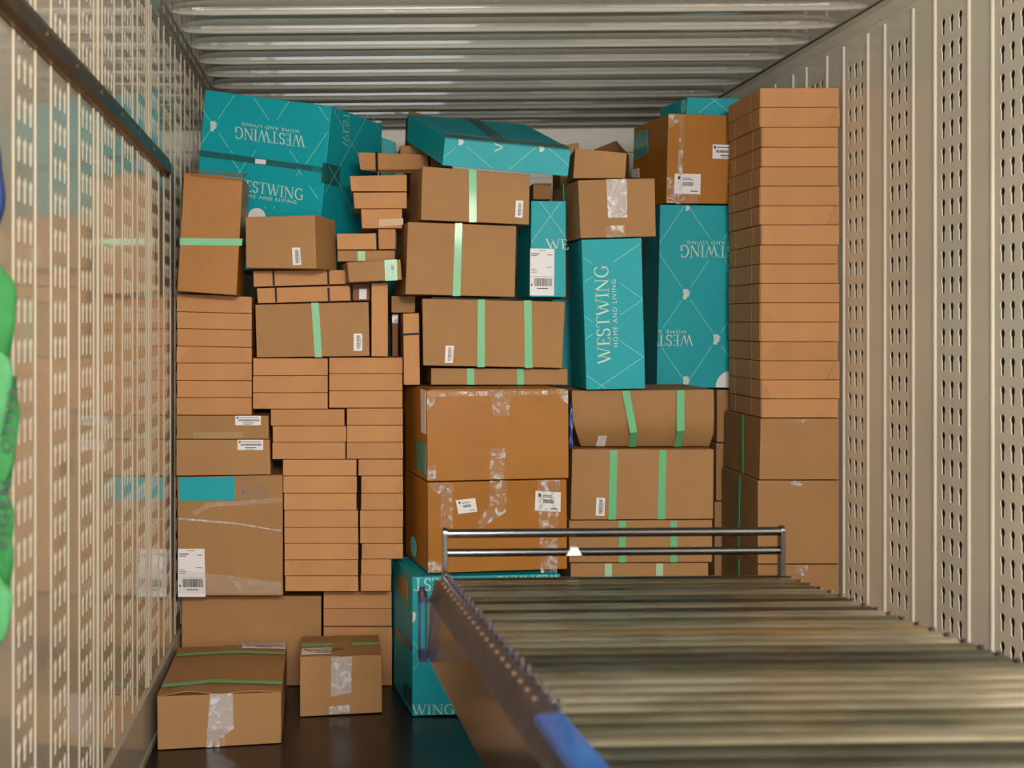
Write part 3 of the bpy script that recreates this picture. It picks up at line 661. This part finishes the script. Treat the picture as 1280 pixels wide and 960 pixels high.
dec(b1, 'teal_label', [(793, 166), (809.5, 161.5), (809.8, 192), (792.5, 201)], 'sidelabel', 'L'); dec(b1, 'paper_label', [(790, 212), (798.5, 210), (799, 222), (790, 222)], 'white', 'L')
crinkle(b1, [(836, 142.5), (855, 143), (848, 152), (840, 160), (836, 160)]); crinkle(b1, [(834, 222), (842, 222), (846, 254), (833.5, 253.5)]); crinkle(b1, [(846, 243), (872, 244), (872, 255), (846, 255)])
crinkle(b1, [(850, 143), (856, 143), (852, 254), (846, 254)], 'tape')
t3 = B('small teal box on the big labelled orange-brown box, under the ceiling', [(859, 121), (927, 123), (930, 146), (857, 145.5)], 5.18, ('L', (825.5, 136.5), 5.45), 'teal')
lattice(t3, [(860, 122), (925, 124), (925, 141), (859, 141)], (893, 126), 40, 30)
polys(t3, 'round_sticker', [[(.5+.5*math.cos(a*math.pi/12), .5+.5*math.sin(a*math.pi/12)) for a in range(24)]], [(851, 143), (857.5, 140), (857.5, 123), (851, 126)], 'line', 'L')
# strapped boxes right of the orange pair
def crushed(p, u, v, t):
    q = Vector(p)
    if v > .7: q.y += (v-.7)*.22*(1-t)
    if u < .15 and v > .6: q.x += (v-.6)*.10*(1-u/.15)
    if t < .5 and v <= .7: q.y += -.006*math.sin(math.pi*u)
    return q
r1 = B('crushed kraft box with bowed lower edge and two crooked green straps', [(714.5, 488), (893, 486.7), (894, 560.5), (716, 560.5)], 4.56, .4, 'kraft', sag=crushed)
r1.c[0].y -= .012; r1.c[1].y -= .012; r1.c[3].y -= .012; r1.c[2].y -= .012
dec(r1, 'green_strap', [(777.5, 488.5), (787, 488.3), (796.5, 540), (787.5, 541)], 'green', off=.002); dec(r1, 'green_strap', [(846, 488), (855.5, 487.8), (855.5, 538), (846, 539)], 'green', off=.002)
def lowdec(b, name, quad, m):    # on the folded-in lower lip of the crushed box
    def pp(x, y):
        o = Vector((0, 4.56-.002, H+(VY-540)*4.56/F)); a = Vector((0, 4.56+.022*3, H+(VY-560)*4.56/F)); n = (a-o).cross(Vector((1, 0, 0))).normalized()
        if n.y > 0: n = -n
        d = Vector(((x-VX)/F, 1, (VY-y)/F)); t = (o+n*.003-C0).dot(n)/d.dot(n); return C0+d*t, n
    r = [pp(*q) for q in quad]; return slab(b, name, [p for p, n in r], r[0][1], m)
lowdec(r1, 'green_strap', [(788, 541), (797, 540.5), (795, 558.5), (785.5, 558.5)], 'green'); lowdec(r1, 'green_strap', [(846.5, 539), (855.5, 538.5), (852, 558.5), (842, 558.5)], 'green')
lowdec(r1, 'paper_label', [(748, 545), (759, 545), (756, 558), (744.5, 557.5)], 'white')
r2 = B('kraft box with two green straps and a barcode, directly under the crushed box', [(715, 561.5), (893, 561.5), (892, 649), (713, 650)], 4.56, .4, 'kraft')
strap(r2, 762.5, 772, 760.5, 770, 562.5, 649.5); strap(r2, 824, 833, 822, 831.5, 562.5, 649.2); sticker(r2, [(745.5, 622), (756.5, 622.5), (755.5, 645), (744.5, 644.5)])
r3 = B('kraft box with two green straps, seen behind the chrome guard bars', [(711, 650.7), (891, 649.8), (891, 703), (711, 703.5)], 4.56, .4, 'kraft')
strap(r3, 773.5, 782.5, 773.5, 782.5, 651, 703); strap(r3, 838, 846.5, 838, 846.5, 651, 703)
r4 = B('kraft box with two pale straps just above the conveyor end', [(713, 704), (886, 703.7), (886, 745), (713, 745)], 4.57, .4, 'kraft')
strap(r4, 756, 765, 756, 765, 704.5, 744, 'mint'); strap(r4, 820, 829, 820, 829, 704.5, 744, 'mint')
B('kraft box on the floor behind the conveyor, bottom of the strapped column', R(713, 745.8, 886, 878.6), 4.57, .4, 'kraft')
bg = MB(); nn = 7
vs = []; fs = []
for i in range(nn+1):
    for j in range(4):
        p = P(711.6+1.4*j+.8*math.sin(i*1.7+j), 506+i*7.5, 4.47+.012*math.sin(i*2.1+j*1.3)); vs.append(p)
    for j in range(4):
        p = P(711.8+1.4*j, 506+i*7.5, 4.53+.01*math.cos(i+j)); vs.append(p)
for i in range(nn):
    for j in range(3): fs.append((i*8+j, i*8+j+1, i*8+8+j+1, i*8+8+j)); fs.append((i*8+4+j, i*8+12+j, i*8+13+j, i*8+5+j))
    fs.append((i*8, i*8+8, i*8+12, i*8+4)); fs.append((i*8+3, i*8+7, i*8+15, i*8+11))
fs += [(0,1,2,3,7,6,5,4), tuple(nn*8+q for q in (0,4,5,6,7,3,2,1))]
tag(new_obj('plastic_bag', vs, fs, M['bag'], None, P(714, 560, 4.5), smooth=True), 'crumpled blue plastic squeezed between an orange-brown box and the crushed box', 'bag')
# gap before the right stack
B('kraft box in the narrow gap, just under the tallest teal box', R(896, 487, 932, 553), 5.10, .3, 'kraft', 'boxes in the right gap')
B('kraft box in the narrow gap, second below the tallest teal box', R(895, 554, 930, 626), 5.10, .3, 'kraft', 'boxes in the right gap')
B('kraft box in the narrow gap, lowest there, beside the chrome guard post', R(893, 627, 930, 828.6), 5.10, .3, 'kraft', 'boxes in the right gap')
# --- the tall right stack
ty = [109.5, 134, 159, 184, 208.5, 232.5, 257, 281, 306, 330, 354.3, 378.5, 402.7, 427, 451, 475, 498.5, 522.3]
for i in range(17):
    x0 = 951.5+random.uniform(-1, 1); x1 = 1050.5+random.uniform(-.8, .9)
    b = B('flat kraft mailer, '+ordn(i, 17)+' of the seventeen-high stack', [(x0, ty[i]), (x1, ty[i]), (x1, ty[i+1]), (x0, ty[i+1])], 4.64+random.uniform(-.008, .008), .385 if i else .395, 'flat', 'mailers in the seventeen-high stack', 'mailer_box', amp=.002)
    if random.random() < .75: tucks(b, random.choice(['l', 'l', 'r']))
    s1 = .74+random.uniform(-.02, .02); s2 = .20+random.uniform(-.02, .02)
    for a_, c_ in ((0.01, s2-.006), (s2+.006, s1-.006), (s1+.006, .99)): udec(b, 'side_panel', [(a_, .02), (c_, .02), (c_, .98), (a_, .98)], 'flat', 'L', .0026, .0034)
b = B('deep kraft box directly under the tall mailer stack, green strap on its side', [(950.5, 523), (1051, 523), (1051, 599.8), (949, 599.8)], 4.64, .44, 'kraft', 'deep boxes under the right stack')
dec(b, 'green_strap', [(926, 518), (928.7, 518.3), (928.9, 592), (926.2, 591.5)], 'green', 'L'); crinkle(b, [(988, 524), (1013, 524), (1012, 528), (989, 528)])
b = B('tallest kraft box of the column by the wall, behind the chrome post', [(947, 600.5), (1050, 600.5), (1050, 705), (947, 705)], 4.64, .44, 'kraft', 'deep boxes under the right stack')
dec(b, 'green_strap', [(922, 594), (925, 594.6), (923.5, 690), (920.5, 689)], 'green', 'L'); crinkle(b, [(988, 601), (1009, 601), (1006, 605), (993, 609), (988, 604)])
b = B('kraft box peeking just above the far corner of the conveyor bed', [(947, 705.8), (1051, 705.8), (1051, 790), (947, 790)], 4.64, .44, 'kraft', 'deep boxes under the right stack')
dec(b, 'green_strap', [(921, 698), (924, 698.6), (924, 770), (921, 769)], 'green', 'L'); crinkle(b, [(992, 707), (1010, 707), (1008, 722), (994, 716)])
B('kraft box on the floor by the wall, under the tall mailer column', R(947, 790.8, 1051, 871.2), 4.64, .44, 'kraft', 'deep boxes under the right stack')

# --- foreground floor boxes
g1 = B('large low kraft box on the floor, bulging lid crossed by green straps', [(195.8, 870.6), (352, 865), (352, 929.7), (196.4, 938.5)], (4.056, 4.123), ('R', (359, 803.5), 4.74), 'kraft')
def liftflap(b, u0, u1, v0, v1, lift, m='kraft'):
    o, n = plane(b, 'T'); ids = []
    N = 8; vs = []; fs = []
    for i in range(N+1):
        for j in range(2):
            u = u0+(u1-u0)*i/N; v = v1 if j else v0
            h = .002+lift*(math.sin(math.pi*min(1, max(0, (u-u0)/(u1-u0))))**1.5)*(v if v1 > .9 else 1-v)
            p = uvp(b, 'T', u, v, h); vs += [p, p-Vector((0, 0, 1))*.003*(1 if h > .004 else .5)]
    for i in range(N):
        a = i*4; c = a+4
        fs += [(a, c, c+2, a+2), (a+1, a+3, c+3, c+1), (a, a+1, c+1, c), (a+2, c+2, c+3, a+3)]
    fs += [(0, 2, 3, 1), (N*4, N*4+1, N*4+3, N*4+2)]
    return new_obj('lid_flap', vs, fs, M[m], b.o, b.org)
liftflap(g1, .0, .495, .02, 1.0, .012); liftflap(g1, .505, 1, .02, 1.0, .006)
dec(g1, 'green_strap', [(204, 855), (268, 849), (268, 852), (203, 858.5)], 'green', 'T', off=.016, th=.001); dec(g1, 'green_strap', [(268, 849), (353, 851.5), (353, 854.5), (268, 852)], 'green', 'T', off=.016, th=.001)
dec(g1, 'green_strap', [(222, 817), (290, 813), (356, 815), (356, 817), (290, 815), (221, 819.5)], 'green', 'T', off=.012, th=.001)
sticker(g1, [(303, 804.5), (357, 805.5), (357.5, 811.5), (302.5, 810.5)], 'h', 'T')
for nm in g1.o.children:
    if nm.name.startswith('paper_label'): nm.location.z += .004
crinkle(g1, [(281, 806), (300, 806), (295, 866), (266, 867)], 'tapeb', 'brown_tape', 'T')
crinkle(g1, [(262.5, 867.5), (291, 866.7), (292, 911), (258, 935)], 'tapew')
crinkle(g1, [(258, 912), (282, 911), (282, 933), (260, 934.5)], 'tape')
dec(g1, 'printed_mark', [(327, 919.8), (333.5, 919.6), (333.5, 921.4), (327, 921.6)], 'greyink')
g2 = B('small cube-like kraft floor box with milky tape down its front', [(374.6, 822), (477.6, 819.7), (478, 891), (374.6, 896.9)], (4.397, 4.44), ('R', (473.6, 789.5), 4.73), 'kraft')
udec(g2, 'lid_flap', [(.0, .01), (.493, .01), (.493, 1), (0, 1)], 'kraft', 'T', .003, .003); udec(g2, 'lid_flap', [(.507, .01), (1, .01), (1, 1), (.507, 1)], 'kraft', 'T', .003, .003)
crinkle(g2, [(414, 821.5), (440, 821), (439, 866), (413.5, 871)], 'tapew'); crinkle(g2, [(411.5, 883.5), (437, 881), (437, 890.5), (412, 892.5)], 'tapew')
crinkle(g2, [(418, 795), (440, 795), (440, 819.5), (414, 820.5)], 'tapeb', 'brown_tape', 'T').location.z += .003
lb = sticker(g2, [(377.5, 811.5), (434, 809.5), (434.5, 816.5), (376.5, 818.5)], 'h', 'T'); lb.location.z += .003
dec(g2, 'green_strap', [(377, 804), (475.5, 802), (476, 804.6), (376.5, 806.6)], 'green', 'T', off=.005, th=.001)

# ---------------------------------------------------------------- the roller conveyor
P0 = Vector((.233, 2.94, .788)); AX = Vector((1, .0425, 0)); TX = Vector((.0425, -1, .0577)); W = .80
def cv(a, t, h): return P0+AX*a+TX*t+Vector((0, 0, h))
LEN = 3.9
corg = cv(W/2, LEN/2, -.9); corg.z = 0
cvr = bpy.data.objects.new('roller_conveyor', None); COL.objects.link(cvr); cvr.location = corg
tag(cvr, 'steel roller conveyor with chrome guard bars reaching into the container', 'conveyor')
def cpart(mb, name, m, smooth=False): return mb.build(name, M[m], cvr, corg, smooth)
pitch = .0537
nr = int(LEN/pitch)
for i in range(nr):
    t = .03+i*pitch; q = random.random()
    far = max(0, 1-t/1.2); mm = 'zinc4' if q < .10+.22*far else ('zinc2' if q < .30+.42*far else ('zinc3' if q > .90 else 'zinc'))  # far rollers picked darker to paint in less reflected door light
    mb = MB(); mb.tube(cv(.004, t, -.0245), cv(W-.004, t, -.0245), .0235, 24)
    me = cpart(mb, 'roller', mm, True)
    e_ = me.modifiers.new('e', 'EDGE_SPLIT')
mb = MB()
prof = [(0.002, -.004), (-.022, -.012), (-.030, -.046), (-.036, -.056), (-.004, -.056), (0.002, -.03)]
def sweep(prof, t0, t1, side=1):
    m2 = MB(); n = len(prof)
    f = (lambda a: a) if side == 1 else (lambda a: W-a)
    vs = [cv(f(a), t, h) for t in (t0, t1) for a, h in prof]
    m2.add(vs, [(i, (i+1) % n, n+(i+1) % n, n+i) for i in range(n)]+[tuple(range(n)), tuple(range(n, 2*n))]); return m2
for s in (1, -1):
    cpart(sweep(prof, 0, LEN, s), 'side_rail', 'rail2')
    cpart(sweep([(-.034, -.057), (-.039, -.19), (-.034, -.19), (-.029, -.057)], 0, LEN, s), 'side_plate', 'plate')
    cpart(sweep([(.002, .002), (-.034, -.001), (-.036, -.012), (.002, -.012)], 1.27, LEN, s), 'frame_beam', 'blue')
    for i in range(22):
        t = .03+i*pitch; a = -.013 if s == 1 else W+.013
        mb = MB(); mb.tube(cv(a, t, -.012), cv(a, t, -.004), .0045, 8); cpart(mb, 'rivet', 'rivet')
    for i in range(23):
        t = .03+(i+.5)*pitch; a = .001 if s == 1 else W-.007
        mb = MB(); mb.box(a, t-.003, -.03, a+.006, t+.003, .012 if s == 1 else .001, cv); cpart(mb, 'spacer', 'rail2')
mb = MB(); mb.box(-.028, .005, -.188, W+.028, LEN, -.06, cv); cpart(mb, 'bed_frame', 'dblue')
mb = MB(); mb.box(.01, -.004, -.12, W-.01, .01, -.03, cv); cpart(mb, 'end_plate', 'steel')
# guard rails
gr = MB()
mb = MB(); mb.tube(cv(.006, .0, .098), cv(W-.004, .0, .098), .0105, 20); cpart(mb, 'guard_bar', 'steel', True).modifiers.new('e', 'EDGE_SPLIT')
mb = MB(); mb.tube(cv(.006, .0, .053), cv(W-.004, .0, .053), .0095, 20); cpart(mb, 'guard_bar', 'steel', True).modifiers.new('e', 'EDGE_SPLIT')
for a in (.002, W-.002):
    mb = MB(); mb.box(a-.0055, -.012, -.03, a+.0055, .012, .100, cv); mb.tube(cv(a-.0055, 0, .100), cv(a+.0055, 0, .100), .012, 16); bevel(cpart(mb, 'guard_post', 'steel'), .0015)
mb = MB(); mb.add([cv(.296, -.0, .066), cv(.312, -.0, .066), cv(.321, -.014, .046), cv(.285, -.014, .046), cv(.296, .012, .064), cv(.312, .012, .064), cv(.321, .013, .046), cv(.285, .013, .046)], [(0,1,2,3),(4,5,6,7),(0,1,5,4),(1,2,6,5),(2,3,7,6),(3,0,4,7)]); cpart(mb, 'tape_scrap', 'white')
# end bracket with knob
mb = MB()
mb.box(-.061, .0, -.19, -.055, .012, -.05, cv); mb.box(-.045, .0, -.19, -.040, .012, -.05, cv); mb.box(-.061, .0, -.198, -.040, .012, -.17, cv); mb.box(-.061, .0, -.062, -.036, .012, -.045, cv)
br = cpart(mb, 'end_bracket', 'dblue')
mb = MB(); mb.tube(cv(-.052, .012, -.046), cv(-.052, .012, -.034), .011, 14); mb.tube(cv(-.052, .012, -.034), cv(-.052, .012, -.024), .007, 14); k_ = mb.build('knob', M['rail2'], br, corg)
# the machine body outside, standing on the dock
mb = MB()
c1_, c2_ = cv(-.06, 3.45, -.06), cv(W+.06, 3.9, -.06)
mb.box(c1_.x-.0, c2_.y, -.002, c2_.x, c1_.y, c1_.z-.13); bevel(mb.build('base_cabinet', M['blue'], cvr, corg), .01)
for ch in (br,): pass

# ---------------------------------------------------------------- green lashing strap hanging at the left
ys_ = 1.9
sorg = P(2, 560, ys_)
sroot = bpy.data.objects.new('lashing_strap', None); COL.objects.link(sroot); sroot.location = sorg
tag(sroot, 'knotted bright green lashing strap with black lettering hanging by the wall', 'strap')
def ribbon(name, pts, wd, m, th=.006):
    """pts: (px, py, dy, twist degrees)"""
    N = 10; P_ = []; pts = [tuple(p) if len(p) > 4 else tuple(p)+(1,) for p in pts]
    for i in range(len(pts)-1):
        for k in range(N):
            f = k/N; f = f; a, b_ = pts[i], pts[i+1]; g = f*f*(3-2*f)
            P_.append(tuple(a[j]*(1-(f if j == 1 else g))+b_[j]*(f if j == 1 else g) for j in range(len(a))))
    P_.append(pts[-1]); vs = []; fs = []
    for i, p in enumerate(P_):
        c = P(p[0], p[1], ys_+p[2]); q = P_[min(i+1, len(P_)-1)]; q0 = P_[max(0, i-1)]
        tan = (P(q[0], q[1], ys_+q[2])-P(q0[0], q0[1], ys_+q0[2])).normalized()
        a = math.radians(p[3]); side = Vector((math.cos(a), math.sin(a), 0)); side = (side-tan*side.dot(tan)).normalized(); nn_ = tan.cross(side)
        ww = wd*(p[4] if len(p) > 4 else 1)
        for s, t_ in ((-.5, .5), (-.25, .75), (.25, .75), (.5, .5), (.5, -.5), (.25, -.75), (-.25, -.75), (-.5, -.5)): vs.append(c+side*ww*s+nn_*th*t_)
    n = 8
    for i in range(len(P_)-1):
        for j in range(n): fs.append((i*n+j, i*n+(j+1) % n, (i+1)*n+(j+1) % n, (i+1)*n+j))
    fs += [tuple(range(n)), tuple(range((len(P_)-1)*n, len(P_)*n))]
    return new_obj(name, vs, fs, M[m], sroot, sorg, smooth=True)
ribbon('blue_strap', [(-52, -20, 0, 20), (-40, 120, 0, 10), (-14, 200, .0, 0), (-9, 250, 0, -15), (-24, 310, .0, -40), (-14, 390, .01, -10), (-12, 470, .02, 10)], .035, 'bweb', .014)
ribbon('green_webbing', [(-10, 335, -.015, 10, .7), (2, 365, -.02, 0), (0, 400, -.02, 15), (-4, 450, -.01, 40, .9), (-10, 500, .0, 60, .9), (2, 540, .01, 30), (-2, 600, .01, -20), (-8, 640, .0, -60, .8), (0, 690, -.01, -20), (-3, 740, .0, 30, .8), (-8, 800, .01, 60, .6)], .044, 'web')
ribbon('green_webbing', [(-8, 440, -.02, -40, .7), (-3, 465, -.03, -10), (-6, 500, -.03, 20, .9), (-8, 560, -.02, 60, .7)], .046, 'webl')
ribbon('green_webbing', [(8, 470, .02, 50, .7), (6, 520, .0, 20), (-1, 570, -.012, 0), (-6, 610, -.02, -30, .8), (-1, 645, -.02, 0, 1.0), (-4, 700, -.012, 20, .9), (-10, 750, .0, 50, .7)], .044, 'web')
ribbon('green_webbing', [(-8, 722, -.02, 50, .6), (-3, 748, -.03, 10, 1.), (-5, 778, -.03, -10, .9), (-12, 812, -.02, -50, .6)], .044, 'webl')
class _B: pass
def strap_text(s, quad, dy):
    Q = [P(x, y, ys_+dy) for x, y in quad]; vs = []; fs = []
    for pl in sans(s):
        n = len(vs)
        for a, t in pl: vs.append((Q[0]*(1-a)+Q[1]*a)*(1-t)+(Q[3]*(1-a)+Q[2]*a)*t)
        fs.append(tuple(range(n, n+len(pl))))
    new_obj('printed_text', vs, fs, M['ink'], sroot, sorg)
strap_text('OSTER', [(14, 566), (25, 484), (12, 481), (1, 562)], -.030)
strap_text('EIGEN', [(9, 684), (14, 602), (0, 600), (-5, 681)], -.040)
